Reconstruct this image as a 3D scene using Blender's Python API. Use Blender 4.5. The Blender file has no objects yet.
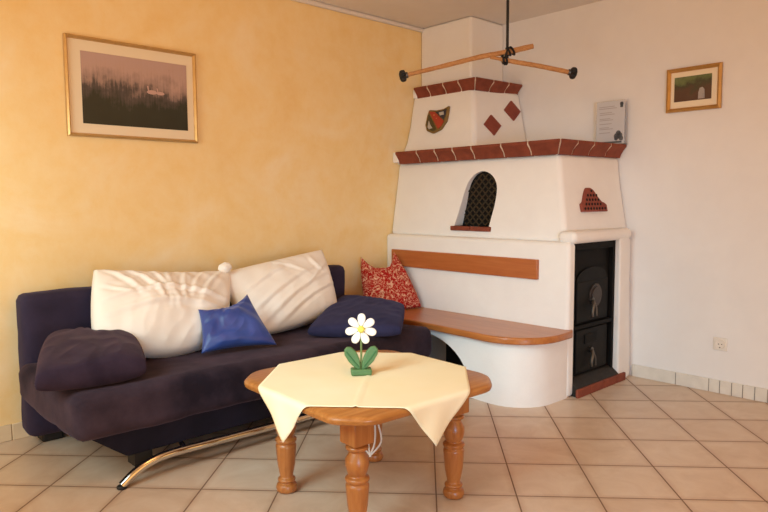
import bpy, bmesh, math, random
from mathutils import Vector, Matrix, noise
random.seed(7)
C = bpy.context.scene.collection
S = bpy.context.scene
PI = math.pi
H = 2.571

# ------------------------------------------------------------------ camera
def look(yaw, pitch, roll):
    fw = Vector((math.cos(pitch)*math.cos(yaw), math.cos(pitch)*math.sin(yaw), -math.sin(pitch)))
    rt = Vector((math.sin(yaw), -math.cos(yaw), 0)); up = rt.cross(fw)
    r2 = rt*math.cos(roll) + up*math.sin(roll); u2 = up*math.cos(roll) - rt*math.sin(roll)
    return Matrix((r2, u2, -fw)).transposed().to_4x4()
cd = bpy.data.cameras.new('camera'); cam = bpy.data.objects.new('camera', cd); C.objects.link(cam)
cam.matrix_world = Matrix.Translation((-4.258, -3.683, 1.213)) @ look(math.radians(46.897), math.radians(4.884), math.radians(-0.328))
cd.sensor_width = 36.0; cd.lens = 652.61/768*36.0; cd.clip_start = .05
S.camera = cam

# ------------------------------------------------------------------ light
S.view_settings.view_transform = 'Standard'; S.view_settings.look = 'None'
S.view_settings.exposure = 0.0; S.view_settings.gamma = 1.0; S.view_settings.use_curve_mapping = False
w = bpy.data.worlds.new('world'); S.world = w; w.use_nodes = True
w.node_tree.nodes['Background'].inputs[0].default_value = (1.0, .55, .18, 1)   # warm lamplight from the rest of the room
w.node_tree.nodes['Background'].inputs[1].default_value = 1.55
def area(name, loc, target, sx, sy, power, col):
    l = bpy.data.lights.new(name, 'AREA'); l.shape = 'RECTANGLE'; l.size = sx; l.size_y = sy; l.energy = power; l.color = col
    o = bpy.data.objects.new(name, l); C.objects.link(o); o.location = loc
    o.rotation_euler = (Vector(target)-Vector(loc)).to_track_quat('-Z', 'Y').to_euler(); return o
for name, loc, tgt, size, power, col, spread in (
        ('rear_low_fill', (-4.8, -6.2, .7), (-.8, -1.3, .2), 1.2, 15, (.18, .58, 1.0), 70),  # added cool fill for the lower surfaces, no real door behind it
        ('side_low_fill', (-5.6, -1.6, .8), (-1.0, -1.3, .3), 1.2, 1.6, (.95, 1.0, 1.0), 70),  # added neutral fill kept low, no real door there
        ('side_window_daylight', (-4.65, -.9, 1.35), (-3.5, 0, 1.0), .9, 9, (.62, .94, 1.0), 120),
        ('high_table_fill', (-4.7, -2.0, 2.05), (-2.05, -1.6, .4), 1.1, 11, (.60, .93, 1.0), 68)):  # added fill aimed down to brighten the table and cloth
    o = area(name, loc, tgt, size, size, power, col); o.data.spread = math.radians(spread)
pl = bpy.data.lights.new('ceiling_lamp_light', 'POINT'); pl.energy = 14; pl.color = (1.0, .37, .1); pl.shadow_soft_size = .15
po = bpy.data.objects.new('ceiling_lamp_light', pl); C.objects.link(po); po.location = (-3.0, -2.4, 2.3)

# ------------------------------------------------------------------ materials
def hexc(h):
    h = h.lstrip('#'); v = [int(h[i:i+2], 16)/255 for i in (0, 2, 4)]
    return tuple((c/12.92 if c <= .04045 else ((c+.055)/1.055)**2.4) for c in v) + (1,)
class Mat:
    def __init__(s, name, rough=.5, metal=0.0):
        s.m = bpy.data.materials.new(name); s.m.use_nodes = True; s.t = s.m.node_tree; s.b = s.t.nodes['Principled BSDF']
        s.b.inputs['Roughness'].default_value = rough; s.b.inputs['Metallic'].default_value = metal
        s.co = s.n('ShaderNodeTexCoord').outputs['Object']
    def n(s, typ, **kw):
        x = s.t.nodes.new(typ)
        for k, v in kw.items(): setattr(x, k, v)
        return x
    def l(s, a, b): s.t.links.new(a, b)
    def mapping(s, scale=(1, 1, 1), rot=(0, 0, 0), loc=(0, 0, 0)):
        m = s.n('ShaderNodeMapping'); m.inputs['Scale'].default_value = scale; m.inputs['Rotation'].default_value = rot; m.inputs['Location'].default_value = loc
        s.l(s.co, m.inputs[0]); return m.outputs[0]
    def noise(s, scale, detail=4, rough=.5, vec=None, dist=0):
        x = s.n('ShaderNodeTexNoise'); x.inputs['Scale'].default_value = scale; x.inputs['Detail'].default_value = detail
        x.inputs['Roughness'].default_value = rough; x.inputs['Distortion'].default_value = dist; s.l(vec or s.co, x.inputs['Vector']); return x.outputs['Fac']
    def ramp(s, fac, stops, interp='LINEAR'):
        r = s.n('ShaderNodeValToRGB'); e = r.color_ramp.elements; r.color_ramp.interpolation = interp
        while len(e) < len(stops): e.new(.5)
        for i, (p, c) in enumerate(stops): e[i].position = p; e[i].color = c if not isinstance(c, str) else hexc(c)
        s.l(fac, r.inputs[0]); return r.outputs[0]
    def mix(s, fac, a, b, mode='MIX'):
        m = s.n('ShaderNodeMix', data_type='RGBA', blend_type=mode)
        for sock, v in ((m.inputs[0], fac), (m.inputs[6], a), (m.inputs[7], b)):
            if hasattr(v, 'links'): s.l(v, sock)
            elif isinstance(v, str): sock.default_value = hexc(v)
            else: sock.default_value = v
        return m.outputs[2]
    def math(s, op, a, b=0.0):
        m = s.n('ShaderNodeMath', operation=op)
        for sock, v in ((m.inputs[0], a), (m.inputs[1], b)):
            if hasattr(v, 'links'): s.l(v, sock)
            else: sock.default_value = v
        return m.outputs[0]
    def col(s, v):
        if hasattr(v, 'links'): s.l(v, s.b.inputs['Base Color'])
        else: s.b.inputs['Base Color'].default_value = hexc(v)
        return s
    def bump(s, h, strength=.3, dist=.01):
        b = s.n('ShaderNodeBump'); b.inputs['Strength'].default_value = strength; b.inputs['Distance'].default_value = dist
        s.l(h, b.inputs['Height']); s.l(b.outputs[0], s.b.inputs['Normal']); return s
    def spec(s, v): s.b.inputs['Specular IOR Level'].default_value = v; return s
    def sheen(s, v, c): s.b.inputs['Sheen Weight'].default_value = v; s.b.inputs['Sheen Tint'].default_value = hexc(c); return s

M = {}
def mottled(name, c1, c2, c3, rough=.9, bump=.15):
    m = Mat(name, rough); a = m.noise(2.2, 6, .62, dist=.6); b = m.noise(9, 5, .6)
    col = m.ramp(a, [(.3, c1), (.52, c2), (.72, c3)]); col2 = m.ramp(b, [(.3, c1), (.7, c3)])
    m.col(m.mix(.35, col, col2)).spec(.2); m.bump(m.noise(60, 4, .6), bump, .004); return m.m
M['yellow'] = mottled('yellow_wash', '#f0cd8a', '#f5d99f', '#f9e6c0')
M['white'] = mottled('white_wall_paint', '#e2dfde', '#e5e2e1', '#e8e6e5', bump=.1)
M['ceiling'] = mottled('ceiling_paint', '#e0d9d3', '#e3dcd6', '#e6dfd9', bump=.06)
M['plaster'] = mottled('stove_plaster', '#e9e5e2', '#edeae7', '#f0eeeb', bump=.22)

m = Mat('floor_tiles', .32)                                   # square beige tiles laid diagonally
mp = m.mapping(rot=(0, 0, -0.758), loc=(0, 0, 0))
# tile frame: rotate world so that joints run along the axes, then shift
mp_n = mp.node; mp_n.vector_type = 'POINT'
ca, sa = math.cos(0.758), math.sin(0.758)
ox, oy = -2.097, -2.163
mp_n.inputs['Location'].default_value = (-(ca*ox+sa*oy)+33, -(-sa*ox+ca*oy)+33, 0)
sep = m.n('ShaderNodeSeparateXYZ'); m.l(mp, sep.inputs[0])
def joint(s):
    f = m.math('FRACT', m.math('DIVIDE', s, .33)); return m.math('MINIMUM', f, m.math('SUBTRACT', 1.0, f))
ex = joint(sep.outputs[0]); ey = joint(sep.outputs[1]); edge = m.math('MINIMUM', ex, ey)
fx = m.math('FLOOR', m.math('DIVIDE', sep.outputs[0], .33)); fy = m.math('FLOOR', m.math('DIVIDE', sep.outputs[1], .33))
cmb = m.n('ShaderNodeCombineXYZ'); m.l(fx, cmb.inputs[0]); m.l(fy, cmb.inputs[1])
wn = m.n('ShaderNodeTexWhiteNoise'); m.l(cmb.outputs[0], wn.inputs['Vector'])
vein = m.ramp(m.noise(5, 7, .65, dist=.9), [(.3, '#c4a992'), (.5, '#d0b9a4'), (.72, '#dac8b6')])
tone = m.mix(.3, vein, m.ramp(wn.outputs['Value'], [(0, '#c2a790'), (1, '#d8c5b1')]))
rim = m.ramp(edge, [(.0, '#c09a78'), (.09, '#ffffff')])
tone = m.mix(.35, tone, rim, 'MULTIPLY')
g = m.ramp(edge, [(.0065, (0, 0, 0, 1)), (.0105, (1, 1, 1, 1))])
m.col(m.mix(g, '#7a5f4d', tone))
gr = m.n('ShaderNodeMapRange'); m.l(g, gr.inputs[0]); gr.inputs[3].default_value = .8; gr.inputs[4].default_value = .34; m.l(gr.outputs[0], m.b.inputs['Roughness'])
m.bump(g, .5, .003); m.spec(.4); M['floor'] = m.m

def fabric(name, c1, c2, sheen=None, scale=7, rough=.95, bump=.2, sw=.6):
    m = Mat(name, rough); m.col(m.ramp(m.noise(scale, 5, .6), [(.35, c1), (.68, c2)])).spec(.15)
    if sheen: m.sheen(sw, sheen); m.b.inputs['Sheen Roughness'].default_value = .45
    m.bump(m.noise(260, 3), bump, .002); return m.m
M['suede'] = fabric('aubergine_suede', '#1f1a25', '#40343f', '#7d6a7c', sw=.35, scale=4.5)
M['suede_dark'] = fabric('navy_suede', '#2f293b', '#383146', '#6d6580', sw=.35)
M['suede_brown'] = fabric('brown_suede', '#2b2232', '#3a2f40', '#8a747c', sw=.35)
M['navy'] = fabric('navy_cotton', '#2a2a46', '#343453', '#66648a', sw=.3)
M['base_cloth'] = fabric('dark_base_cloth', '#1b1a26', '#22202e')
M['white_cloth'] = fabric('ivory_cotton', '#efe9e2', '#f5f0ea', scale=4, bump=.12)
m = Mat('blue_satin', .42); m.col(m.ramp(m.noise(5, 3), [(.35, '#20357c'), (.7, '#33509e')])).spec(.6); m.sheen(.4, '#8fa6e8'); M['satin'] = m.m
m = Mat('red_floral', .9); v = m.n('ShaderNodeTexVoronoi', feature='DISTANCE_TO_EDGE'); v.inputs['Scale'].default_value = 26
wv = m.noise(20, 4, .6, dist=2.2); m.l(m.mapping(), v.inputs['Vector'])
m.col(m.mix(.5, m.ramp(wv, [(.52, '#a81c1a'), (.55, '#b22422'), (.58, '#f0cda8'), (.64, '#f4d8b6')]), m.ramp(m.noise(34, 2, .5, dist=3), [(.50, '#a01c1c'), (.55, '#b02a26'), (.60, '#edc59e')]))).spec(.1); M['red_floral'] = m.m
m = Mat('cream_cloth', .85); m.col(m.ramp(m.noise(3, 4), [(.3, '#f4e9c4'), (.7, '#f8efd3')])).spec(.15); m.bump(m.noise(300, 2), .12, .001); M['cream'] = m.m

def wood(name, c1, c2, c3, axis=0, rough=.35, sc=1.0, coat=.15):
    m = Mat(name, rough); s = [14*sc]*3; s[axis] = 1.1*sc
    v = m.mapping(scale=s); n1 = m.noise(1.6, 6, .6, vec=v, dist=1.2); n2 = m.noise(5, 3, .5, vec=v)
    c = m.ramp(n1, [(.3, c1), (.5, c2), (.7, c3)]); m.col(m.mix(.25, c, m.ramp(n2, [(.35, c1), (.65, c3)])))
    m.b.inputs['Coat Weight'].default_value = coat; m.b.inputs['Coat Roughness'].default_value = .2; m.bump(n1, .08, .002); return m.m
M['pine_x'] = wood('honey_pine_board', '#945823', '#aa6d33', '#bd8348', 0)
M['pine_z'] = wood('honey_pine_leg', '#8c4f22', '#a3632e', '#b67840', 2)
M['bench_y'] = wood('orange_pine_bench', '#a05c2c', '#b26c36', '#be7a42', 1, .3)
M['back_y'] = wood('orange_pine_back', '#a4582a', '#b06230', '#ba6e3a', 1, .4)
M['branch'] = wood('peeled_branch', '#a06a3c', '#b98450', '#c89a68', 0, .7, 1.5, 0)
def plain(name, c, rough=.5, metal=0, var=None, sc=12, bump=0):
    m = Mat(name, rough, metal); m.col(m.ramp(m.noise(sc, 4, .6), [(.3, c), (.7, var or c)]))
    if bump: m.bump(m.noise(70, 4), bump, .003)
    return m.m
M['brick'] = plain('terracotta_brick', '#71321f', .8, 0, '#88422d', 14, .3)
M['brick_dark'] = plain('dark_red_terracotta', '#7c3527', .75, 0, '#8c4332', 14, .2)
M['mortar'] = plain('pale_mortar', '#d2bda6', .95, 0, '#ddcab6', 20, .2)
M['iron'] = plain('black_cast_iron', '#11100f', .62, .15, '#191716', 30, .2)
M['iron_dark'] = plain('sooty_black_iron', '#0d0c0c', .7, .2, '#141313', 20)
M['iron_worn'] = plain('worn_brown_iron', '#2e2624', .45, .3, '#3a302d', 30)
M['bronze'] = plain('dull_bronze', '#33291c', .6, .2, '#40341f', 30)
M['loghole_shade'] = plain('shaded_log_hole_plaster', '#9c8a78', .95, 0, '#ab9986', 6)  # plaster with the shade inside the log hole put into its colour
M['hollow_shade'] = plain('hollow_shade_black', '#0b0a0a', .95)  # flat black, the shade of deep hollows put into the colour
M['slate'] = plain('dark_hearth_slab', '#25211f', .6, 0, '#332e2a', 20)
M['steel'] = plain('worn_steel', '#6a6764', .4, 1)
M['chrome'] = plain('polished_chrome', '#d9d4cd', .12, 1)
M['gold'] = plain('gilt_frame', '#b98a4a', .35, .55, '#c79a5a', 20)
M['gold_pale'] = plain('pale_gold_frame', '#c9a164', .3, .55, '#d6b077', 20)
for k_ in ('iron', 'iron_dark', 'slate'): M[k_].node_tree.nodes['Principled BSDF'].inputs['Specular IOR Level'].default_value = .2
M['mat'] = plain('cream_mat_board', '#eadbc0', .8)
M['skirt'] = plain('marbled_skirting_tile', '#cfc8be', .35, 0, '#ded8cf', 9)
M['grout'] = plain('grey_grout', '#8a847c', .9)
M['base_left'] = plain('cream_skirting', '#dcc9ab', .4, 0, '#e4d4b8', 9)
M['plastic_white'] = plain('white_plastic', '#e2dbd2', .35)
M['plastic_dark'] = plain('dark_hole', '#2a2624', .6)
M['black'] = plain('black_rubber', '#141212', .6)
M['petal'] = plain('white_lacquer', '#f4f0e8', .4)
M['yolk'] = plain('yellow_lacquer', '#dfd65a', .4)
M['green'] = plain('green_lacquer', '#4d7447', .5, 0, '#577f50')
M['green_dark'] = plain('dark_green_paint', '#356b3a', .5)
M['stem'] = plain('olive_stem', '#6a7f4a', .5)
M['paper'] = plain('greyish_paper', '#c6c6cb', .6)
M['ink'] = plain('grey_ink', '#a59da0', .7)
M['ink_dark'] = plain('dark_grey_print', '#5d6066', .7)
m = Mat('acrylic', .08); m.col('#ffffff'); m.b.inputs['Transmission Weight'].default_value = .9; m.b.inputs['IOR'].default_value = 1.3; M['acrylic'] = m.m
M['cord'] = plain('white_cord', '#d8d0c8', .7)
M['shield_rim'] = plain('old_gold_rim', '#6e5426', .6, 0, '#8a6c34', 30)
M['shield_dark'] = plain('dark_blue_field', '#2f2f3a', .5)
M['shield_red'] = plain('red_bend', '#a83a26', .5)
M['shield_silver'] = plain('silver_charge', '#b9b6b0', .4)
M['shield_green'] = plain('olive_field', '#4c4322', .5)

# ------------------------------------------------------------------ mesh helpers
def obj(name, bm, mat, parent=None, bevel=0, seg=3, smooth=40, sub=0):
    me = bpy.data.meshes.new(name); bmesh.ops.recalc_face_normals(bm, faces=bm.faces[:]); bm.to_mesh(me); bm.free()
    o = bpy.data.objects.new(name, me); C.objects.link(o)
    for x in (mat if isinstance(mat, (list, tuple)) else [mat]): me.materials.append(M[x])
    if smooth:
        for p in me.polygons: p.use_smooth = True
        if smooth < 180: me.set_sharp_from_angle(angle=math.radians(smooth))
    if bevel:
        b = o.modifiers.new('bevel', 'BEVEL'); b.width = bevel; b.segments = seg; b.limit_method = 'ANGLE'; b.angle_limit = math.radians(35)
    if sub:
        s = o.modifiers.new('sub', 'SUBSURF'); s.levels = sub; s.render_levels = sub
    if parent:
        o.parent = parent; o.matrix_parent_inverse = Matrix.Translation(parent.location).inverted() if parent.type == 'EMPTY' and parent.rotation_euler.z == 0 else Matrix()
    return o
def tag(o, label=None, cat=None, group=None, kind=None):
    for k, v in (('label', label), ('category', cat), ('group', group), ('kind', kind)):
        if v: o[k] = v
    return o
def thing(name, label, cat, loc, group=None):
    o = bpy.data.objects.new(name, None); o.empty_display_size = .1; C.objects.link(o); o.location = loc
    return tag(o, label, cat, group)
def box(bm, x0, x1, y0, y1, z0, z1, M4=None):
    vs = [bm.verts.new((x, y, z)) for z in (z0, z1) for y in (y0, y1) for x in (x0, x1)]
    if M4:
        for v in vs: v.co = M4 @ v.co
    for f in ((0, 2, 3, 1), (4, 5, 7, 6), (0, 1, 5, 4), (2, 6, 7, 3), (0, 4, 6, 2), (1, 3, 7, 5)): bm.faces.new([vs[i] for i in f])
    return vs
def B(*a): bm = bmesh.new(); box(bm, *a); return bm
def loft(bm, rings, cap=True):
    R = [[bm.verts.new(p) for p in r] for r in rings]; n = len(R[0])
    for a, b in zip(R, R[1:]):
        for i in range(n): bm.faces.new((a[i], a[(i+1) % n], b[(i+1) % n], b[i]))
    if cap: bm.faces.new(R[0][::-1]); bm.faces.new(R[-1])
    return R
def prism(bm, pts, fn, d0, d1): loft(bm, [[fn(p, d0) for p in pts], [fn(p, d1) for p in pts]])
def lathe(bm, prof, c=(0, 0, 0), n=24, square=None):
    loft(bm, [[(c[0]+r*math.cos(2*PI*i/n), c[1]+r*math.sin(2*PI*i/n), c[2]+z) for i in range(n)] for r, z in prof])
def tube(bm, pts, r, n=10, cap=True):
    pts = [Vector(p) for p in pts]; rs = r if isinstance(r, (list, tuple)) else [r]*len(pts); rings = []; prev = None
    for i, p in enumerate(pts):
        t = (pts[min(i+1, len(pts)-1)]-pts[max(i-1, 0)]).normalized()
        a = prev if prev else (Vector((0, 0, 1)) if abs(t.z) < .9 else Vector((1, 0, 0)))
        u = (a-t*a.dot(t)).normalized(); v = t.cross(u); prev = u
        rings.append([p+(u*math.cos(2*PI*k/n)+v*math.sin(2*PI*k/n))*rs[i] for k in range(n)])
    loft(bm, rings, cap)
def spline(ctrl, n=8):
    P = [Vector(c) for c in ctrl]; P = [2*P[0]-P[1]]+P+[2*P[-1]-P[-2]]; out = []
    for i in range(1, len(P)-2):
        for k in range(n):
            t = k/n; a, b, c, d = P[i-1:i+3]
            out.append(.5*((2*b)+(c-a)*t+(2*a-5*b+4*c-d)*t*t+(3*b-a-3*c+d)*t**3))
    return out+[P[-2]]
def disc(bm, c, r, u, v, w_, n=20, sx=1, sy=1):
    c, u, v, w_ = Vector(c), Vector(u), Vector(v), Vector(w_)
    ring = [c+u*r*sx*math.cos(2*PI*i/n)+v*r*sy*math.sin(2*PI*i/n) for i in range(n)]
    loft(bm, [ring, [p+w_ for p in ring]])
def apply_mods(o):
    dg = bpy.context.evaluated_depsgraph_get(); dg.update()
    me = bpy.data.meshes.new_from_object(o.evaluated_get(dg)); old = o.data; o.modifiers.clear(); o.data = me; bpy.data.meshes.remove(old)
def cut(o, bms):
    hs = []
    for bm in bms:
        me = bpy.data.meshes.new('tool'); bmesh.ops.recalc_face_normals(bm, faces=bm.faces[:]); bm.to_mesh(me); bm.free()
        h = bpy.data.objects.new('tool', me); C.objects.link(h); hs.append(h)
        b = o.modifiers.new('cut', 'BOOLEAN'); b.object = h; b.operation = 'DIFFERENCE'; b.solver = 'EXACT'
    apply_mods(o)
    for h in hs:
        me = h.data; bpy.data.objects.remove(h); bpy.data.meshes.remove(me)
    for p in o.data.polygons: p.use_smooth = True
    o.data.set_sharp_from_angle(angle=math.radians(38))

# ------------------------------------------------------------------ setting
tag(obj('floor', B(-6.4, .12, -6.0, .12, -.1, 0), 'floor', smooth=0), kind='structure')
tag(obj('ceiling', B(-6.4, .12, -6.0, .12, H, H+.1), 'ceiling', smooth=0), kind='structure')
tag(obj('wall_left', B(-6.4, .12, 0, .12, 0, H), 'yellow', smooth=0), kind='structure')
tag(obj('wall_right', B(0, .12, -6.0, 0, 0, H), 'white', smooth=0), kind='structure')
tag(obj('trim_1', B(-6.4, -.385, -.03, 0, H-.032, H), 'ceiling', bevel=.012), kind='structure')
bl = bmesh.new(); x = -6.4
while x < -.83: box(bl, x+.001, min(x+.328, -.80), -.012, 0, 0, .085); x += .33
tag(obj('baseboard_left', bl, 'base_left', bevel=.003, seg=2), kind='structure')
br = bmesh.new(); ys = [-1.63, -1.928, -2.135, -2.2, -2.27, -2.333, -2.4, -2.47, -2.54, -2.84, -3.14, -3.44, -3.74]
for a, b in zip(ys, ys[1:]): box(br, -.013, 0, b+.0025, a-.0025, 0, .082)
bb = tag(obj('baseboard_right', br, 'skirt', bevel=.002, seg=2), kind='structure')
obj('grout', B(-.009, 0, -3.74, -1.63, 0, .079), 'grout', bb)

# ------------------------------------------------------------------ tiled stove built into the corner
st = thing('tiled_stove', 'white plastered corner stove with brick ledges, iron door and built-in pine bench', 'stove', (0, 0, 0))
def corner_ring(a, b, z, b2=None): return [(0, 0, z), (-a, 0, z), (-a, -b, z), (0, -(b2 or b), z)]
# lower block
bm = bmesh.new(); loft(bm, [corner_ring(.79, 1.60, 0), corner_ring(.79, 1.60, .93), corner_ring(.785, 1.595, .955)])
lower = obj('lower_body', bm, 'plaster', st, bevel=.03, seg=4)
cut(lower, [B(-.728, -.206, -1.75, -1.45, -.02, .945)])
# upper block, tapering, with an arched niche
bm = bmesh.new(); loft(bm, [corner_ring(.745, 1.545, .945, 1.585), corner_ring(.72, 1.518, 1.1, 1.555), corner_ring(.685, 1.475, 1.3, 1.52), corner_ring(.655, 1.438, 1.50, 1.495)])
upper = obj('upper_body', bm, 'plaster', st, bevel=.035, seg=4)
npts = [(-.645, 1.03), (-.665, 1.10), (-.69, 1.20), (-.705, 1.27), (-.73, 1.335), (-.775, 1.385), (-.835, 1.408), (-.89, 1.40), (-.94, 1.37), (-.975, 1.32), (-.985, 1.26), (-.98, 1.18), (-.965, 1.10), (-.952, 1.03)]
npts = [(p.x, p.y) for p in spline([(y, z, 0) for y, z in npts], 4)]
bm = bmesh.new(); prism(bm, npts, lambda p, d: (d, p[0], p[1]), -.9, -.60); tools = [bm]
cut(upper, tools)
bm = bmesh.new()
prism(bm, npts, lambda p, d: (d, p[0], p[1]), -.642, -.62)
gr_ = obj('niche_grille', bm, 'iron_dark', st)
bm = bmesh.new()
for s in (-1, 1):                                                  # lattice of crossed bars
    for k in range(-9, 10):
        y0 = -.80+k*.055
        for t0, t1 in ((0, .42),):
            seg_ = [(y0+s*(z-1.2), z) for z in [1.03+i*.02 for i in range(20)]]
            def inside(y, z):
                c = False; j = len(npts)-1
                for i in range(len(npts)):
                    yi, zi = npts[i]; yj, zj = npts[j]
                    if (zi > z) != (zj > z) and y < (yj-yi)*(z-zi)/(zj-zi)+yi: c = not c
                    j = i
                return c
            ins = [p for p in seg_ if inside(*p)]
            if len(ins) > 1: tube(bm, [(-.645, *ins[0]), (-.645, *ins[-1])], .0065, 6)
obj('lattice', bm, 'bronze', gr_)
bm = bmesh.new()
box(bm, -.757, -.56, -.80, -.628, .998, 1.03); box(bm, -.757, -.56, -.972, -.804, .998, 1.03)
obj('niche_sill', bm, 'brick', st, bevel=.006)
# red vent above the door
bm = bmesh.new(); vp = [(-.537, 1.132), (-.537, 1.18), (-.51, 1.195), (-.485, 1.235), (-.455, 1.275), (-.425, 1.285), (-.39, 1.272), (-.36, 1.24), (-.315, 1.20), (-.285, 1.19), (-.26, 1.175), (-.26, 1.132)]
vp = vp[:1]+[(p.x, p.y) for p in spline([(x, z, 0) for x, z in vp[1:-1]], 4)]+vp[-1:]
Yv = lambda z: -1.556+(z-.945)*.195
prism(bm, vp, lambda p, d: (p[0], Yv(p[1])-.045*(1+p[0]/.72)+d, p[1]), -.012, .03)
vt = obj('vent_tile', bm, 'brick_dark', st, bevel=.004, seg=2)
bm = bmesh.new()
for r in range(5):
    for c in range(9):
        x = -.512+c*.032+(r % 2)*.018; z = 1.153+r*.028
        hh = 1.132+.15*max(0, 1-abs((x+.415)/.16)**1.5)
        if z < hh-.012 and -.525 < x < -.272: disc(bm, (x, Yv(z)-.045*(1+x/.72)-.0115, z), .009, (1, 0, 0), (0, .1, 1), (0, -.003, 0), 8)
obj('vent_holes', bm, 'hollow_shade', vt)
# brick mantels: cove profile swept along the two faces
def mantel(name, A, Bq, z0, z1, inset, cuts_a, cuts_b, y_end, skew):
    prof = [(-.10, z0), (-inset, z0), (-inset*.8, z0+(z1-z0)*.3), (-inset*.3, z0+(z1-z0)*.65), (0, z0+(z1-z0)*.8), (0, z1), (-.10, z1)]
    bm = bmesh.new(); g = .0055
    La = [y_end]+cuts_a+[None]
    for i in range(len(La)-1):
        y0 = La[i]; y1 = La[i+1]
        k = len(bm.verts)
        loft(bm, [[(-(A+d), (y0-(g if i else 0)), z) for d, z in prof], [(-(A+d), (y1+g) if y1 is not None else -(Bq+d)+g, z) for d, z in prof]])
    Lb = [None]+cuts_b+[-.004]
    for i in range(len(Lb)-1):
        x0 = Lb[i]; x1 = Lb[i+1]
        loft(bm, [[((x0+g) if x0 is not None else -(A+d)+g, -(Bq+d), z) for d, z in prof], [(x1-g, -(Bq+d), z) for d, z in prof]])
    o = obj(name, bm, 'brick', st, bevel=.004, seg=2)
    for v in o.data.vertices: v.co.y -= skew*max(0, 1+v.co.x/A)*(1 if v.co.y < -(Bq-.13) else 0)
    mp_ = [(d-.006 if d > -.1 else d, z+(.004 if z < (z0+z1)/2 else -.003)) for d, z in prof]
    bm = bmesh.new(); loft(bm, [[(-(A+d), y_end-.004, z) for d, z in mp_], [(-(A+d), -(Bq+d), z) for d, z in mp_], [(-.008, -(Bq+d), z) for d, z in mp_]])
    for v in bm.verts: v.co.y -= skew*max(0, 1+v.co.x/A)*(1 if v.co.y < -(Bq-.13) else 0)
    obj('mortar', bm, 'mortar', o, smooth=0); return o
mantel('brick_mantel', .745, 1.502, 1.49, 1.58, .045, [-.28, -.46, -.63, -.80, -1.05, -1.26], [-.56, -.38, -.19], -.06, .05)
mantel('brick_mantel', .532, .668, 2.006, 2.088, .045, [-.19, -.35, -.5], [-.33, -.16], -.05, .035)
# plaster shelf closing each mantel, hood and chimney
bm = bmesh.new(); box(bm, -.665, 0, -1.44, 0, 1.49, 1.5795); box(bm, -.715, 0, -.062, 0, 1.50, 1.583)
obj('shelf', bm, 'plaster', st, bevel=.01)
bm = bmesh.new(); loft(bm, [corner_ring(.615, .725, 1.575, .785), corner_ring(.57, .69, 1.66, .752), corner_ring(.53, .655, 1.80, .722), corner_ring(.485, .605, 2.03, .67)])
obj('hood', bm, 'plaster', st, bevel=.03, seg=4)
bm = bmesh.new(); loft(bm, [corner_ring(.425, .545, 2.02), corner_ring(.40, .52, 2.1), corner_ring(.40, .515, H-.001)]); 
box(bm, -.48, 0, -.62, 0, 2.02, 2.083); box(bm, -.50, 0, -.052, 0, 2.01, 2.088)
obj('chimney', bm, 'plaster', st, bevel=.02, seg=3)
# coat of arms on the hood's left face, two diamond tiles on the other
def hx(z): return -(.615-(z-1.575)*.31) if z < 1.8 else -(.545-(z-1.8)*.3)
sp = [(-.213, 1.900), (-.29, 1.890), (-.36, 1.894), (-.412, 1.912), (-.412, 1.853), (-.405, 1.794), (-.365, 1.737), (-.290, 1.712), (-.222, 1.738), (-.196, 1.785), (-.200, 1.852)]
hx = lambda z: -(.53-(z-1.8)*.196) if z > 1.8 else -(.53+(1.8-z)*.2857)
bm = bmesh.new(); prism(bm, sp, lambda p, d: (hx(p[1])+d, p[0], p[1]), -.022, .02)
sh = obj('coat_of_arms', bm, 'shield_rim', st, bevel=.008, seg=2)
def shp(pts, mat, d=-.026, nm='field'):
    bm = bmesh.new(); prism(bm, pts, lambda p, e: (hx(p[1])+e, p[0], p[1]), d, -.015); return obj(nm, bm, mat, sh, smooth=0)
shp([(-.29, 1.878), (-.35, 1.88), (-.398, 1.89), (-.396, 1.85), (-.385, 1.81)], 'shield_dark')
shp([(-.228, 1.885), (-.282, 1.878), (-.388, 1.80), (-.372, 1.765), (-.345, 1.745)], 'shield_red', -.03, 'bend')
shp([(-.222, 1.868), (-.325, 1.742), (-.29, 1.728), (-.235, 1.75), (-.213, 1.788)], 'shield_green')
shp([(-.33, 1.868), (-.375, 1.872), (-.382, 1.848), (-.345, 1.845)], 'shield_silver', -.031, 'charge')
shp([(-.237, 1.815), (-.255, 1.785), (-.285, 1.755), (-.255, 1.748), (-.237, 1.765)], 'shield_silver', -.031, 'charge')
for t in ((.0, ), (.33, ), (.66, )):
    y = -.285-.085*t[0]; z = 1.862-.09*t[0]
    bm = bmesh.new(); disc(bm, (hx(z)-.029, y, z-.012), .008, (0, 1, 0), (0, 0, 1), (-.004, 0, 0), 8); obj('boss', bm, 'gold_pale', sh)
hy = lambda z: -(.655-(z-1.8)*.2174) if z > 1.8 else -(.655+(1.8-z)*.25)
for (cx, cz) in ((-.362, 1.757), (-.122, 1.881)):
    bm = bmesh.new(); prism(bm, [(cx-.088, cz), (cx-.005, cz-.078), (cx+.088, cz), (cx+.005, cz+.078)], lambda p, d: (p[0], hy(p[1])-.065*(1+p[0]/.53)+d, p[1]), -.012, .02)
    obj('diamond_tile', bm, 'brick_dark', st, bevel=.003, seg=2)
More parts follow.
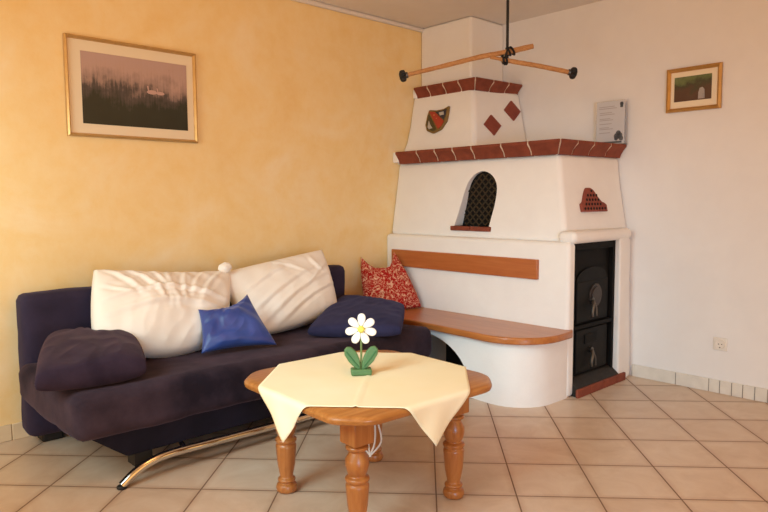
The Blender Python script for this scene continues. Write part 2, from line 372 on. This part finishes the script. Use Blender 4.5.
# fire door in its shallow recess
bm = bmesh.new(); box(bm, -.727, -.207, -1.562, -1.45, .0, .944)
dr = obj('door_plate', bm, 'iron_dark', st)
bm = bmesh.new()
for a in ((-.727, -.700, .09, .944), (-.236, -.207, .09, .944), (-.70, -.236, .90, .944), (-.70, -.236, .405, .43)): box(bm, a[0], a[1], -1.592, -1.56, a[2], a[3])
obj('door_frame', bm, 'iron_dark', dr, bevel=.004)
fd = obj('fire_door', B(-.655, -.27, -1.578, -1.56, .44, .70), 'iron', st, bevel=.006)
ad = obj('ash_door', B(-.655, -.27, -1.578, -1.56, .12, .395), 'iron', st, bevel=.006)
bm = bmesh.new(); prism(bm, [(-.655, .698)]+[(-.4625-.192*math.cos(PI*i/12), .70+.085*math.sin(PI*i/12)) for i in range(13)]+[(-.27, .698)], lambda p, d: (p[0], d, p[1]), -1.574, -1.56)
obj('door_crest', bm, 'iron', fd)
bm = bmesh.new(); disc(bm, (-.435, -1.577, .60), .075, (1, 0, 0), (0, 0, 1), (0, -.008, 0), 28); disc(bm, (-.435, -1.584, .60), .055, (1, 0, 0), (0, 0, 1), (0, -.008, 0), 28)
rz = obj('rosette', bm, 'iron_worn', fd, bevel=.003)
rz['label'] = 'round embossed rosette'
for d_, cz in ((fd, .545), (ad, .225)):
    bm = bmesh.new(); disc(bm, (-.49, -1.577, cz+.03), .018, (1, 0, 0), (0, 0, 1), (0, -.02, 0), 14)
    tube(bm, spline([(-.49, -1.598, cz+.03), (-.51, -1.61, cz), (-.525, -1.612, cz-.04), (-.52, -1.61, cz-.07)], 4), .009, 8)
    tube(bm, spline([(-.485, -1.598, cz+.02), (-.475, -1.61, cz-.02), (-.47, -1.61, cz-.07)], 4), .0065, 8)
    obj('handle', bm, 'steel', d_)['label'] = 'grey metal latch handle'
obj('air_slide', B(-.56, -.41, -1.585, -1.57, .30, .36), 'iron_dark', ad, bevel=.004)
# hearth step and plaster lintel
bm = bmesh.new(); prism(bm, [(-1.56, 0), (-1.56, .105), (-1.575, .105), (-1.635, .056), (-1.635, 0)], lambda p, d: (d, p[0], p[1]), -.725, -.209)
hs = obj('hearth_slab', bm, 'slate', st, bevel=.004)
bm = bmesh.new()
for x0, x1 in ((-.745, -.60), (-.597, -.43), (-.427, -.26), (-.257, -.135)): box(bm, x0, x1, -1.65, -1.60 if x1 < -.7 or x0 > -.2 else -1.632, 0, .053)
obj('hearth_bricks', bm, 'brick', st, bevel=.005)
obj('door_lintel', B(-.775, -.045, -1.63, -1.50, .943, 1.02), 'plaster', st, bevel=.035, seg=5)
bm = bmesh.new(); loft(bm, [[(-.205, -1.59, 0), (-.205, -1.63, 0), (-.10, -1.635, 0), (-.002, -1.615, 0), (-.002, -1.55, 0)], [(-.205, -1.59, .96), (-.205, -1.625, .96), (-.10, -1.62, .96), (-.002, -1.585, .96), (-.002, -1.5, .96)]])
obj('door_jamb', bm, 'plaster', st, bevel=.012)
# bench: plastered base with an arched log hole, pine seat and back rail
def plan(off, z, xb=-.77):
    p = [(xb, -.002), (-1.13-off, -.002), (-1.16-off, -.6), (-1.19-off, -1.20), (-1.20-off, -1.33)]
    cx, cy, R = -.95, -1.34, .25
    for i in range(1, 9):
        a = PI*i/2/8; p.append((cx-(R+off)*math.cos(a), cy-(R+off)*math.sin(a)))
    p += [(-.80, -1.595-off*.8), (xb+.03 if off else xb, -1.592-off*.2)]
    return [(x, y, z) for x, y in p]
bm = bmesh.new(); loft(bm, [plan(0, 0), plan(0, .383)])
base = obj('bench_base', bm, 'plaster', st)
ap = [(-1.17, -.02)]+[(-.64-.53*math.copysign(abs(math.cos(a))**.8, math.cos(a)), .355*math.sin(a)**.85) for a in [PI*i/20 for i in range(1, 20)]]+[(-.11, -.02)]
bm = bmesh.new(); prism(bm, ap, lambda p, d: (d, p[0], p[1]), -1.4, -.82)
cut(base, [bm])
obj('log_hole_deep_shade', B(-.832, -.79, -1.17, -.66, 0, .36), 'hollow_shade', st); obj('log_hole_shade_panel', B(-.828, -.79, -.66, -.11, 0, .36), 'loghole_shade', st)  # added panels painted with the hole's shade: black depth, brown-grey back wall
bm = bmesh.new(); loft(bm, [plan(.055, .382), plan(.055, .424)])
obj('bench_seat', bm, 'bench_y', st, bevel=.01)['label'] = 'varnished pine bench seat with a rounded end'
obj('bench_back_rail', B(-.815, -.787, -1.39, -.085, .715, .84), 'back_y', st, bevel=.005)['label'] = 'varnished pine back rail'

# ------------------------------------------------------------------ sofa
sf = thing('sofa', 'armless aubergine suede sofa bed on chrome skids against the yellow wall', 'sofa', (-2.38, -.5, 0))
def soft_box(name, x0, x1, y0, y1, z0, z1, mat, bev, amp=.006, cutn=(40, 16, 6), shear=None, parent=sf):
    bm = bmesh.new(); nx, ny, nz = cutn
    def P(i, j, k): return Vector((x0+(x1-x0)*i/nx, y0+(y1-y0)*j/ny, z0+(z1-z0)*k/nz))
    V = {}
    def g(i, j, k):
        if (i, j, k) not in V:
            p = P(i, j, k)
            # rounded-box projection
            c = Vector((min(max(p.x, x0+bev), x1-bev), min(max(p.y, y0+bev), y1-bev), min(max(p.z, z0+bev), z1-bev)))
            d = p-c
            if d.length > 1e-6: p = c+d.normalized()*min(bev, d.length if sum(abs(t) > 1e-6 for t in d) == 1 else bev)
            nrm = d.normalized() if d.length > 1e-6 else Vector((0, 0, 0))
            p += nrm*amp*noise.noise(p*5.0)+nrm*amp*.5*noise.noise(p*14)
            if shear: p = shear(p)
            V[(i, j, k)] = bm.verts.new(p)
        return V[(i, j, k)]
    for i in range(nx):
        for j in range(ny):
            for k in (0, nz): bm.faces.new((g(i, j, k), g(i+1, j, k), g(i+1, j+1, k), g(i, j+1, k)))
    for i in range(nx):
        for k in range(nz):
            for j in (0, ny): bm.faces.new((g(i, j, k), g(i+1, j, k), g(i+1, j, k+1), g(i, j, k+1)))
    for j in range(ny):
        for k in range(nz):
            for i in (0, nx): bm.faces.new((g(i, j, k), g(i, j+1, k), g(i, j+1, k+1), g(i, j, k+1)))
    return obj(name, bm, mat, parent, smooth=180)
def seat_shape(p):
    q = p.copy(); t = max(0, min(1, (-.15-p.y)/.85))
    if p.z < .33: q.z += .0
    q.z += -.012*math.sin(PI*t)+.012*t
    if p.z < .33: q.z -= .02*t
    return q
soft_box('seat', -3.43, -1.325, -1.0, -.16, .245, .43, 'suede', .05, .007, (60, 24, 8), seat_shape)
soft_box('backrest', -3.40, -1.35, -.20, -.045, .04, .765, 'suede_dark', .045, .005, (60, 6, 18))
bm = bmesh.new(); loft(bm, [[(-3.2, -.925, .115), (-1.55, -.925, .115), (-1.55, -.25, .115), (-3.2, -.25, .115)], [(-3.40, -.965, .27), (-1.37, -.965, .27), (-1.37, -.2, .27), (-3.36, -.2, .27)]])
obj('bedding_box', bm, 'base_cloth', sf, bevel=.01)
for x0 in (-3.37, -1.45):
    obj('rear_foot', B(x0+.04, x0+.14, -.16, -.06, 0, .05), 'black', sf, bevel=.01)
obj('base_block', B(-3.16, -3.08, -.90, -.82, .05, .125), 'black', sf)
obj('base_block', B(-1.66, -1.58, -.90, -.82, .05, .125), 'black', sf)
ra = spline([(-3.245, -.965, .012), (-3.19, -.963, .05), (-3.12, -.96, .078), (-3.02, -.96, .092), (-2.8, -.958, .088), (-2.38, -.955, .080), (-1.96, -.958, .082), (-1.72, -.96, .088), (-1.62, -.963, .075), (-1.55, -.965, .04), (-1.51, -.965, .012)], 8)
bm = bmesh.new(); tube(bm, ra, .019, 14)
rail = obj('chrome_skid', bm, 'chrome', sf); rail['label'] = 'bent chrome tube foot'
for x0 in (-3.245, -1.51):
    bm = bmesh.new(); lathe(bm, [(.018, 0), (.022, .003), (.022, .01), (.018, .014)], (x0, -.965, 0), 16); obj('skid_pad', bm, 'black', rail).matrix_parent_inverse = Matrix()
for x0 in (-2.95, -1.80):
    bm = bmesh.new(); tube(bm, [(x0, -.958, .088), (x0, -.88, .12), (x0, -.80, .12)], .012, 8); obj('skid_bracket', bm, 'chrome', rail)

# ------------------------------------------------------------------ cushions
def pillow(name, mat, bl, br, tr, tl, T, label, cat='cushion', pinch=.05, pv=None, wr=.012, wf=(5, 5), slump=.4, belly=.5, N=84, group=None, expo=.42, fold=None, seed=0, ears=0):
    bl, br, tr, tl = map(Vector, (bl, br, tr, tl)); cen = (bl+br+tr+tl)/4
    nrm = ((br-bl)+(tr-tl)).cross((tl-bl)+(tr-br)).normalized()
    U = ((br-bl)+(tr-tl)).normalized(); W = ((tl-bl)+(tr-br)).normalized()
    bm = bmesh.new(); front = {}; back = {}
    for i in range(N+1):
        for j in range(N+1):
            u, v = i/N, j/N
            p = bl*(1-u)*(1-v)+br*u*(1-v)+tr*u*v+tl*(1-u)*v
            a, b = 2*u-1, 2*v-1
            p = p-U*a*abs(a)*pinch*(1-b*b)-W*b*abs(b)*(pinch if pv is None else (pv[0] if b < 0 else pv[1]))*(1-a*a)
            e = max(0, (1-a*a)*(1-b*b)); th = T*(e**expo)*(1+slump*(-b)*.5)
            q = Vector((u*wf[0]+seed*3.1, v*wf[1], seed*1.7))
            wn_ = noise.noise(q)+.5*noise.noise(q*2.3)
            rad = math.sin(math.atan2(v-1.1, u-.5)*14+wn_*2.0)
            wgt = min(1, e*4)
            q3 = Vector((u*wf[0]*1.9+seed, v*wf[1]*1.9-u*2, seed*.7)); rdg = (1-2.2*abs(noise.noise(q3)))
            d = wr*(wn_*1.0+.30*rad+.55*rdg)*wgt
            if fold: d += fold(u, v)
            edge_ = i in (0, N) or j in (0, N)
            f = p+nrm*(th*belly+d)*(0 if edge_ else 1); k = p-nrm*(th*(1-belly)+d*.2)*(0 if edge_ else 1)
            fv = bm.verts.new(f); front[i, j] = fv; back[i, j] = fv if edge_ else bm.verts.new(k)
    for i in range(N):
        for j in range(N):
            bm.faces.new((front[i, j], front[i+1, j], front[i+1, j+1], front[i, j+1]))
            bm.faces.new((back[i, j], back[i, j+1], back[i+1, j+1], back[i+1, j]))
    for v in bm.verts: v.co -= cen
    o = obj(name, bm, mat, smooth=180); o.location = cen
    return tag(o, label, cat, group)
def creases(lines):
    def f(u, v):
        d = 0
        for (u0, v0, u1, v1, amp, wd, bow) in lines:
            du, dv = u1-u0, v1-v0; L = du*du+dv*dv; t = ((u-u0)*du+(v-v0)*dv)/L
            if -.15 < t < 1.15:
                dist = ((u-u0)*dv-(v-v0)*du)/math.sqrt(L)+bow*math.sin(PI*t)
                d += .7*amp*(math.exp(-(dist/wd)**2)-.6*math.exp(-((dist-1.6*wd)/wd)**2))*max(0, math.sin(PI*(t+.15)/1.3))
        return d
    return f
sag = creases([(.08, .97, .30, .50, .016, .022, .02), (.20, .98, .44, .42, .014, .02, .03), (.36, .98, .50, .38, .014, .018, .02), (.47, .95, .55, .36, .012, .02, -.02), (.62, .97, .60, .42, .013, .018, -.02),
    (.78, .98, .66, .46, .014, .02, -.03), (.93, .97, .74, .45, .016, .022, -.03), (.08, .48, .92, .46, .018, .035, .13), (.12, .30, .90, .32, .020, .035, .09), (.05, .70, .22, .52, .010, .02, 0)])
wp = pillow('cushion', 'white_cloth', (-3.17, -.47, .535), (-2.50, -.52, .465), (-2.285, -.22, .80), (-3.065, -.22, .865), .158, 'large rumpled ivory cushion on the sofa, left of the small blue one', pinch=-.012, pv=(-.10, .035), wr=.010, wf=(3.5, 2.2), slump=.5, belly=.8, fold=sag, seed=1, expo=.36)
bm = bmesh.new(); bmesh.ops.create_icosphere(bm, subdivisions=3, radius=.034)
for v in bm.verts: v.co += v.co.normalized()*.008*noise.noise(v.co*60)
for v in bm.verts: v.co = Vector((v.co.x*1.2, v.co.y, v.co.z*.9))+Vector((-2.335, -.265, .825))-wp.location
kn = obj('corner_tuft', bm, 'white_cloth', None, smooth=180); kn.parent = wp; kn['label'] = 'bunched white corner'
diag = creases([(.05, .25, .80, .72, .014, .03, .03), (.15, .12, .92, .58, .016, .03, .04), (.30, .08, .95, .40, .014, .025, .03), (.05, .55, .55, .85, .010, .03, .02), (.45, .95, .72, .60, .008, .02, .02), (.80, .95, .88, .60, .010, .02, -.02), (.62, .40, .96, .75, .008, .02, 0)])
pillow('cushion', 'white_cloth', (-2.31, -.46, .435), (-1.63, -.43, .50), (-1.58, -.21, .885), (-2.35, -.205, .785), .145, 'large smooth ivory cushion on the sofa, right of the small blue one', pinch=-.005, pv=(-.03, .005), wr=.007, wf=(3, 2.2), slump=.4, belly=.76, fold=diag, seed=4, expo=.36)
def crush(u, v): return .018*math.sin((u*.8+v*1.1)*7)*.6*math.sin(PI*u)*math.sin(PI*v)
pillow('cushion', 'satin', (-2.72, -.69, .448), (-2.335, -.79, .448), (-2.365, -.55, .70), (-2.66, -.55, .650), .083, 'small shiny blue satin cushion leaning on the two ivory cushions', pinch=.012, pv=(.015, .05), wr=.009, wf=(2.4, 2.4), slump=.2, belly=.8, seed=8, expo=.42, fold=crush)
pillow('cushion', 'suede_brown', (-3.545, -.90, .495), (-3.11, -.95, .495), (-2.965, -.40, .515), (-3.31, -.27, .535), .165, 'brown suede cushion lying on the left end of the sofa', pinch=-.01, wr=.009, wf=(2.2, 2.2), slump=0, belly=.55, seed=11, expo=.20)
pillow('cushion', 'navy', (-2.07, -.70, .465), (-1.70, -1.09, .475), (-1.325, -.74, .525), (-1.44, -.26, .55), .12, 'flat navy cushion lying on the right end of the sofa', pinch=-.005, wr=.006, wf=(3, 3), slump=0, belly=.5, seed=14, expo=.2)
pillow('cushion', 'red_floral', (-1.22, -.235, .45), (-.835, -.42, .435), (-.865, -.165, .83), (-1.115, -.075, .80), .10, 'red and cream patterned cushion standing on the pine bench', pinch=-.01, pv=(-.02, .15), wr=.012, wf=(3, 4), slump=.5, belly=.78, seed=17, expo=.36)

# ------------------------------------------------------------------ coffee table with cloth and flower
TZ = .487; TC = Vector((-2.512, -1.716, 0)); TR = math.radians(-2.5)
tb = thing('coffee_table', 'honey pine coffee table with turned legs in front of the sofa', 'table', TC); tb.rotation_euler.z = TR
def top_ring(h, ch, z):
    ks = []
    for (sx, sy) in ((1, 1), (-1, 1), (-1, -1), (1, -1)):
        a = Vector((sx*h, sy*(h-ch))); b = Vector((sx*(h-ch), sy*h))
        if sx*sy < 0: a, b = b, a
        ks += [a, b]
    out = []
    for i, p in enumerate(ks):                                       # round off each of the eight corners
        q0 = (ks[i-1]-p).normalized()*.042; q1 = (ks[(i+1) % 8]-p).normalized()*.042
        for t in (0, .25, .5, .75, 1): out.append((p+q0)*(1-t)**2+p*2*t*(1-t)+(p+q1)*t*t)
    return [(p.x+.006, p.y+.010, z) for p in out]
bm = bmesh.new(); loft(bm, [top_ring(.392, .098, TZ-.036), top_ring(.406, .102, TZ-.030), top_ring(.41, .103, TZ-.014), top_ring(.405, .102, TZ-.005), top_ring(.396, .1, TZ)])
obj('tabletop', bm, 'pine_x', tb, bevel=.003, seg=2)
bm = bmesh.new()
for s in (-1, 1):
    box(bm, -.235, .235, s*.25-.017, s*.25+.005, TZ-.085, TZ-.034); box(bm, s*.25-.011, s*.25+.011, -.235, .235, TZ-.085, TZ-.034)
obj('apron', bm, 'pine_x', tb, bevel=.003)
prof = [(.022, 0), (.033, .004), (.037, .018), (.034, .034), (.026, .042), (.031, .050), (.031, .057), (.025, .064), (.026, .075), (.0305, .12), (.035, .185), (.036, .20), (.031, .21), (.037, .218), (.037, .228), (.028, .236), (.031, .25), (.0365, .275), (.036, .295), (.029, .318), (.026, .326), (.035, .334), (.035, .344), (.028, .35), (.028, .36)]
for sx in (-1, 1):
    for sy in (-1, 1):
        lx, ly = (.014, -.012) if (sx, sy) == (-1, 1) else (0, 0)
        bm = bmesh.new(); lathe(bm, [(r_*1.2 if r_ > .03 else r_*1.08, z_) for r_, z_ in prof], (sx*.25-.014+lx, sy*.255-.006+ly, 0), 28)
        box(bm, sx*.25-.058+lx, sx*.25+.030+lx, sy*.255-.050+ly, sy*.255+.038+ly, .355, TZ-.034)
        obj('leg', bm, 'pine_z', tb, bevel=.003, seg=2, smooth=50)
# tablecloth: square laid with its corners over the sides of the table
bm = bmesh.new(); N = 72; E = .412; V = {}; h = .411; r = .014
def wrap(s):                                                       # arc length from centre -> (distance out, drop)
    a = abs(s)-h+.004
    if a <= 0: return abs(s), 0
    if a < r*PI/2: return h-.004+r*math.sin(a/r), r*(1-math.cos(a/r))
    o_ = a-r*PI/2; return h-.004+r+o_*.03, r+o_*.995
for i in range(N+1):
    for j in range(N+1):
        s = (2*i/N-1)*E; t = (2*j/N-1)*E
        p = (s+t)/math.sqrt(2); q = (s-t)/math.sqrt(2)
        px, dz1 = wrap(p); qy, dz2 = wrap(q); dz = dz1+dz2
        crease = .004*math.exp(-(t/.006)**2)
        rip = .006*math.sin(q*38+1) if dz1 > r else 0
        rip2 = .006*math.sin(p*38+2) if dz2 > r else 0
        # cloth edge sags a little over the bare table corners
        lean = -.22*max(0, dz-r)
        V[i, j] = bm.verts.new((.010+math.copysign(px+(rip if dz1 > r else 0)*min(1, (dz1-r)*12), p)+(lean if dz2 > r else 0), .014+math.copysign(qy+rip2*min(1, max(0, dz2-r)*12), q)+(lean if dz1 > r else 0), TZ+.003+crease-dz+.0012*noise.noise(Vector((s*9, t*9, 0)))))
for i in range(N):
    for j in range(N): bm.faces.new((V[i, j], V[i+1, j], V[i+1, j+1], V[i, j+1]))
cl = obj('tablecloth', bm, 'cream', smooth=180); cl.location = TC; cl.rotation_euler.z = TR
sd = cl.modifiers.new('solid', 'SOLIDIFY'); sd.thickness = .0018; sd.offset = 1
tag(cl, 'pale yellow square tablecloth laid cornerwise over the pine coffee table', 'tablecloth')

fl = thing('flower_ornament', 'wooden daisy ornament with green leaves standing on the yellow tablecloth', 'ornament', (-2.512, -1.675, TZ+.006))
yaw = math.radians(46.9)-PI/2+.12
def fobj(name, bm, mat, **k):
    R = Matrix.Rotation(yaw, 4, 'Z')
    for v in bm.verts: v.co = fl.location+R @ v.co
    return obj(name, bm, mat, fl, **k)
fobj('base', B(-.043, .043, -.026, .026, 0, .026), 'green', bevel=.006)
bm = bmesh.new(); tube(bm, [(0, 0, .02), (.001, 0, .1), (0, -.004, .19)], .0045, 10); fobj('stem', bm, 'stem')
for s in (-1, 1):
    lp = [(s*.004, .02), (s*.03, .03), (s*.058, .055), (s*.078, .085), (s*.080, .106), (s*.066, .119), (s*.046, .117), (s*.024, .098), (s*.008, .068), (s*.003, .04)]
    lp = [(x_*.88, z_) for x_, z_ in lp]
    bm = bmesh.new(); prism(bm, lp, lambda p, d: (p[0], d, p[1]), -.012, .006); lf = fobj('leaf', bm, 'green', bevel=.005)
    bm = bmesh.new(); tube(bm, spline([(s*.012, -.0125, .036), (s*.036, -.0125, .066), (s*.062, -.0125, .1)], 5), .0028, 6); o = fobj('leaf_vein', bm, 'green_dark'); o.parent = lf; o.matrix_parent_inverse = Matrix.Identity(4)
for k in range(7):
    a = PI/2-.06+2*PI*k/7; bm = bmesh.new(); pts = []
    for i in range(20):
        t = 2*PI*i/20; rr = .038+.0275*math.cos(t); ww = .0158*math.sin(t)*(1+.35*math.cos(t))
        pts.append((rr*math.cos(a)-ww*math.sin(a), .192+rr*math.sin(a)+ww*math.cos(a)))
    prism(bm, pts, lambda p, d: (p[0], d, p[1]), -.013, -.002); fobj('petal', bm, 'petal', bevel=.004)
bm = bmesh.new(); disc(bm, (0, -.002, .192), .0145, (1, 0, 0), (0, 0, 1), (0, -.019, 0), 24); fobj('centre', bm, 'yolk', bevel=.006)

bm = bmesh.new()
for k in range(4):
    x = -2.648+k*.009; y = -1.858-k*.008
    tube(bm, spline([(x, y, .446), (x+.006, y-.006, .37), (x-.012+.009*k, y+.011-.008*k, .29), (x+.012-.010*k, y-.01+.009*k, .232)], 6), .0035, 6)
tag(obj('cord', bm, 'cord'), 'loose white cord hanging under the table behind its front leg', 'cord')

# ------------------------------------------------------------------ pictures
def frame_bm(a0, a1, z0, z1, wd, f):                               # four mitred sides, f(a, z, d) -> point
    bm = bmesh.new()
    o_ = [(a0, z0), (a1, z0), (a1, z1), (a0, z1)]; sg = 1 if a1 > a0 else -1
    i_ = [(a0+sg*wd, z0+wd), (a1-sg*wd, z0+wd), (a1-sg*wd, z1-wd), (a0+sg*wd, z1-wd)]
    m_ = [((p[0]+q[0])/2, (p[1]+q[1])/2) for p, q in zip(o_, i_)]
    for k in range(4):
        j = (k+1) % 4
        def sec(n): return [f(*o_[n], 0), f(*o_[n], .018), f(*m_[n], .024), f(*i_[n], .012), f(*i_[n], 0)]
        loft(bm, [sec(k), sec(j)])
    return bm
m = Mat('misty_lake_print', .35)
sep = m.n('ShaderNodeSeparateXYZ'); m.l(m.co, sep.inputs[0])
zz = m.n('ShaderNodeMapRange'); m.l(sep.outputs[2], zz.inputs[0]); zz.inputs[1].default_value = -.2; zz.inputs[2].default_value = .2
reed = m.noise(1, 3, .6, vec=m.mapping(scale=(90, 1, 8))); blot = m.noise(7, 5, .6)
hgt = m.math('ADD', zz.outputs[0], m.math('ADD', m.math('MULTIPLY', m.math('SUBTRACT', reed, .5), .35), m.math('MULTIPLY', m.math('SUBTRACT', blot, .5), .8)))
m.col(m.ramp(hgt, [(.0, '#1f2420'), (.34, '#262b26'), (.5, '#52494a'), (.62, '#9b827c'), (.8, '#b89a92'), (1, '#b99c98')])); M['print_lake'] = m.m
m = Mat('woodland_print', .4)
sep = m.n('ShaderNodeSeparateXYZ'); m.l(m.co, sep.inputs[0])
bl_ = m.noise(14, 4, .6); zz = m.math('ADD', m.math('MULTIPLY', sep.outputs[2], 5.0), m.math('SUBTRACT', bl_, .05))
m.col(m.ramp(zz, [(.0, '#4c2d1c'), (.35, '#543723'), (.55, '#3f3a22'), (.75, '#5f6a3c'), (1, '#6f7b50')])); M['print_wood'] = m.m

pa = thing('framed_picture', 'large gold framed print of a misty reed lake on the yellow wall', 'picture', (-2.727, 0, 1.82)); 
fw_ = lambda a, z, d: (a, -.004-d, z)
obj('frame', frame_bm(-3.096, -2.357, 1.561, 2.087, .018, fw_), 'gold_pale', pa, smooth=20)
obj('mat_board', B(-3.083, -2.370, -.010, -.004, 1.574, 2.074), 'mat', pa, smooth=0)
bm = B(-.299, .299, -.0125, -.0095, -.19, .19); pr_ = obj('print', bm, 'print_lake', pa, smooth=0); pr_.matrix_parent_inverse = Matrix(); pr_.location = (.012, 0, .002)
bm = bmesh.new()
for x, z, s in ((.085, .012, .75), (.135, .010, .6)):
    prism(bm, [(x+.040*s*math.cos(2*PI*i/14), z+.016*s*math.sin(2*PI*i/14)) for i in range(14)], lambda p, d: (p[0], d, p[1]), -.0135, -.012)
    prism(bm, [(x-.03*s, z+.005), (x-.022*s, z+.005), (x-.026*s, z+.045*s), (x-.038*s, z+.045*s)], lambda p, d: (p[0], d, p[1]), -.0135, -.012)
M['swan'] = plain('pale_swan_print', '#c4a29b', .5)
sw_ = obj('swan_print', bm, 'swan', pr_, smooth=0); sw_.matrix_parent_inverse = Matrix()

pb = thing('framed_picture', 'small gold framed woodland print on the white wall', 'picture', (0, -1.981, 1.896))
fw_ = lambda a, z, d: (-.004-d, a, z)
obj('frame', frame_bm(-1.815, -2.147, 1.76, 2.032, .024, fw_), 'gold', pb, smooth=20)
obj('mat_board', B(-.010, -.004, -2.127, -1.835, 1.780, 2.012), 'mat', pb, smooth=0)
pr_ = obj('print', B(-.0125, -.0095, -.113, .113, -.076, .076), 'print_wood', pb, smooth=0); pr_.matrix_parent_inverse = Matrix(); pr_.location = (0, .006, .004)
M['fall'] = plain('pale_water_print', '#a7a09c', .5, 0, '#8d8688', 20)
bm = bmesh.new(); prism(bm, [(-.035, -.07), (-.075, -.07), (-.072, -.015), (-.06, 0), (-.043, -.004), (-.036, -.03)], lambda p, d: (d, p[0], p[1]), -.0135, -.012)
o = obj('waterfall_print', bm, 'fall', pr_, smooth=0); o.matrix_parent_inverse = Matrix()

# ------------------------------------------------------------------ information sheet on the mantel
ns = thing('information_sheet', 'grey printed sheet in a clear stand on the brick ledge by the white wall', 'sign', (-.10, -1.40, 1.579))
ns.rotation_euler.z = math.radians(-1)
def nb(name, y0, y1, z0, z1, x0, x1, mat, par=None):
    o = obj(name, B(x0, x1, y0, y1, z0, z1), mat, smooth=0); o.parent = par or ns; return o
nb('holder', -.105, .105, .0, .295, .004, .010, 'acrylic'); nb('holder_foot', -.105, .105, 0, .004, .0, .075, 'acrylic')
shp_ = nb('sheet', -.103, .103, .006, .292, .0015, .0035, 'paper')
bm = bmesh.new()
for z, a, b in ((.255, .085, -.03), (.243, .085, -.045), (.215, .08, -.01), (.203, .08, -.03), (.175, .08, .0), (.165, .08, -.02), (.140, .08, -.01), (.115, .08, .01), (.105, .08, -.02), (.08, .08, .0)):
    box(bm, .0007, .0016, b, a, z, z+.004)
o = obj('printed_lines', bm, 'ink', smooth=0); o.parent = shp_
bm = bmesh.new()
for y, z, r_ in ((-.05, .055, .022), (-.07, .06, .02), (-.06, .075, .018), (-.08, .04, .016), (-.045, .04, .014)): disc(bm, (.0016, y, z), r_, (0, 1, 0), (0, 0, 1), (-.001, 0, 0), 14)
o = obj('tree_emblem', bm, 'ink_dark', smooth=0); o.parent = shp_
o = obj('printed_band', B(.0006, .0016, -.085, .08, .01, .022), 'ink_dark', smooth=0); o.parent = shp_
bm = bmesh.new(); box(bm, .0006, .0016, -.09, -.07, .245, .28); disc(bm, (.0016, -.08, .268), .013, (0, 1, 0), (0, 0, 1), (-.001, 0, 0), 12)
o = obj('printed_figure', bm, 'ink_dark', smooth=0); o.parent = shp_
ns.location = (-.055, -1.452, 1.581)

# ------------------------------------------------------------------ hanging branch
hb = thing('hanging_branch', 'forked wooden branch with black end caps hanging on a black rod from the ceiling', 'hanging ornament', (-.893, -1.208, H))
bm = bmesh.new(); tube(bm, [(-.893, -1.208, H), (-.893, -1.208, 2.06)], .009, 10); obj('rod', bm, 'black', hb)
bm = bmesh.new(); lathe(bm, [(.035, -.02), (.045, -.008), (.045, 0)], (-.893, -1.208, H), 20); obj('ceiling_rose', bm, 'black', hb)
A0 = Vector((-1.381, -.789, 1.971)); A1 = Vector((-.788, -1.323, 2.149)); B0 = Vector((-.985, -1.15, 2.082)); B1 = Vector((-.619, -1.50, 1.983))
bm = bmesh.new(); tube(bm, spline([A0, A0.lerp(A1, .3)+Vector((0, 0, .004)), A0.lerp(A1, .6)+Vector((0, 0, .008)), A0.lerp(A1, .8), A1], 6), [.012, .013, .012, .013, .014, .013, .014, .015, .014, .015, .014, .015, .016, .015, .016, .015, .016, .016, .017, .016, .017, .016, .017, .016, .015], 12); obj('branch', bm, 'branch', hb, smooth=60)
bm = bmesh.new(); tube(bm, spline([B0, B0.lerp(B1, .3), B0.lerp(B1, .6)+Vector((0, 0, .003)), B1], 6), [.010]*3+[.014, .015]*8, 12); obj('branch', bm, 'branch', hb, smooth=60)
for P, Q in ((A0, A1), (B1, B0)):
    t = (P-Q).normalized(); u = t.cross(Vector((0, 0, 1))).normalized(); v = t.cross(u)
    bm = bmesh.new()
    def ring(k, off): return [P+t*off+(u*math.cos(2*PI*i/24)+v*math.sin(2*PI*i/24))*k*(.036 if i % 2 else .030) for i in range(24)]
    loft(bm, [ring(.6, -.018), ring(.92, -.013), ring(1, -.004), ring(1, .007), ring(.88, .016), ring(.5, .022)])
    obj('end_cap', bm, 'black', hb)
    bm = bmesh.new(); tube(bm, [P-t*.03, P-t*.01], .019, 12); obj('ferrule', bm, 'steel', hb)
for P, Q, f_, rr in ((A0, A1, .81, .023), (A0, A1, .84, .024), (B0, B1, .15, .022), (B0, B1, .19, .022)):
    c = P.lerp(Q, f_); t = (Q-P).normalized(); u = t.cross(Vector((0, 0, 1))).normalized(); v = t.cross(u)
    bm = bmesh.new(); tube(bm, [c+(u*math.cos(2*PI*i/18)+v*math.sin(2*PI*i/18))*rr+t*.008*math.sin(2*PI*i/18) for i in range(19)], .007, 6)
    obj('wire_tie', bm, 'black', hb)
bm = bmesh.new(); tube(bm, spline([(-.905, -1.222, 2.14), (-.918, -1.222, 2.11), (-.925, -1.215, 2.07), (-.915, -1.21, 2.035)], 5), .008, 8); obj('hook', bm, 'black', hb)

# ------------------------------------------------------------------ wall socket
so = thing('wall_socket', 'white wall socket low on the white wall above the tiled skirting', 'socket', (0, -2.193, .31))
obj('cover_plate', B(-.010, 0, -2.233, -2.153, .270, .350), 'plastic_white', so, bevel=.004)
bm = bmesh.new(); n = 28; c = Vector((-.010, -2.193, .31))
loft(bm, [[c+Vector((-x, r_*math.cos(2*PI*i/n), r_*math.sin(2*PI*i/n))) for i in range(n)] for r_, x in ((.030, -.001), (.029, .006), (.024, .006), (.0225, .001))])
obj('socket_ring', bm, 'plastic_white', so)
bm = bmesh.new()
for y, z in ((-2.185, .31), (-2.204, .31)): disc(bm, (-.0115, y, z), .0032, (0, 1, 0), (0, 0, 1), (-.001, 0, 0), 10)
box(bm, -.0135, -.0112, -2.196, -2.19, .286, .292)
obj('contact_holes', bm, 'plastic_dark', so)
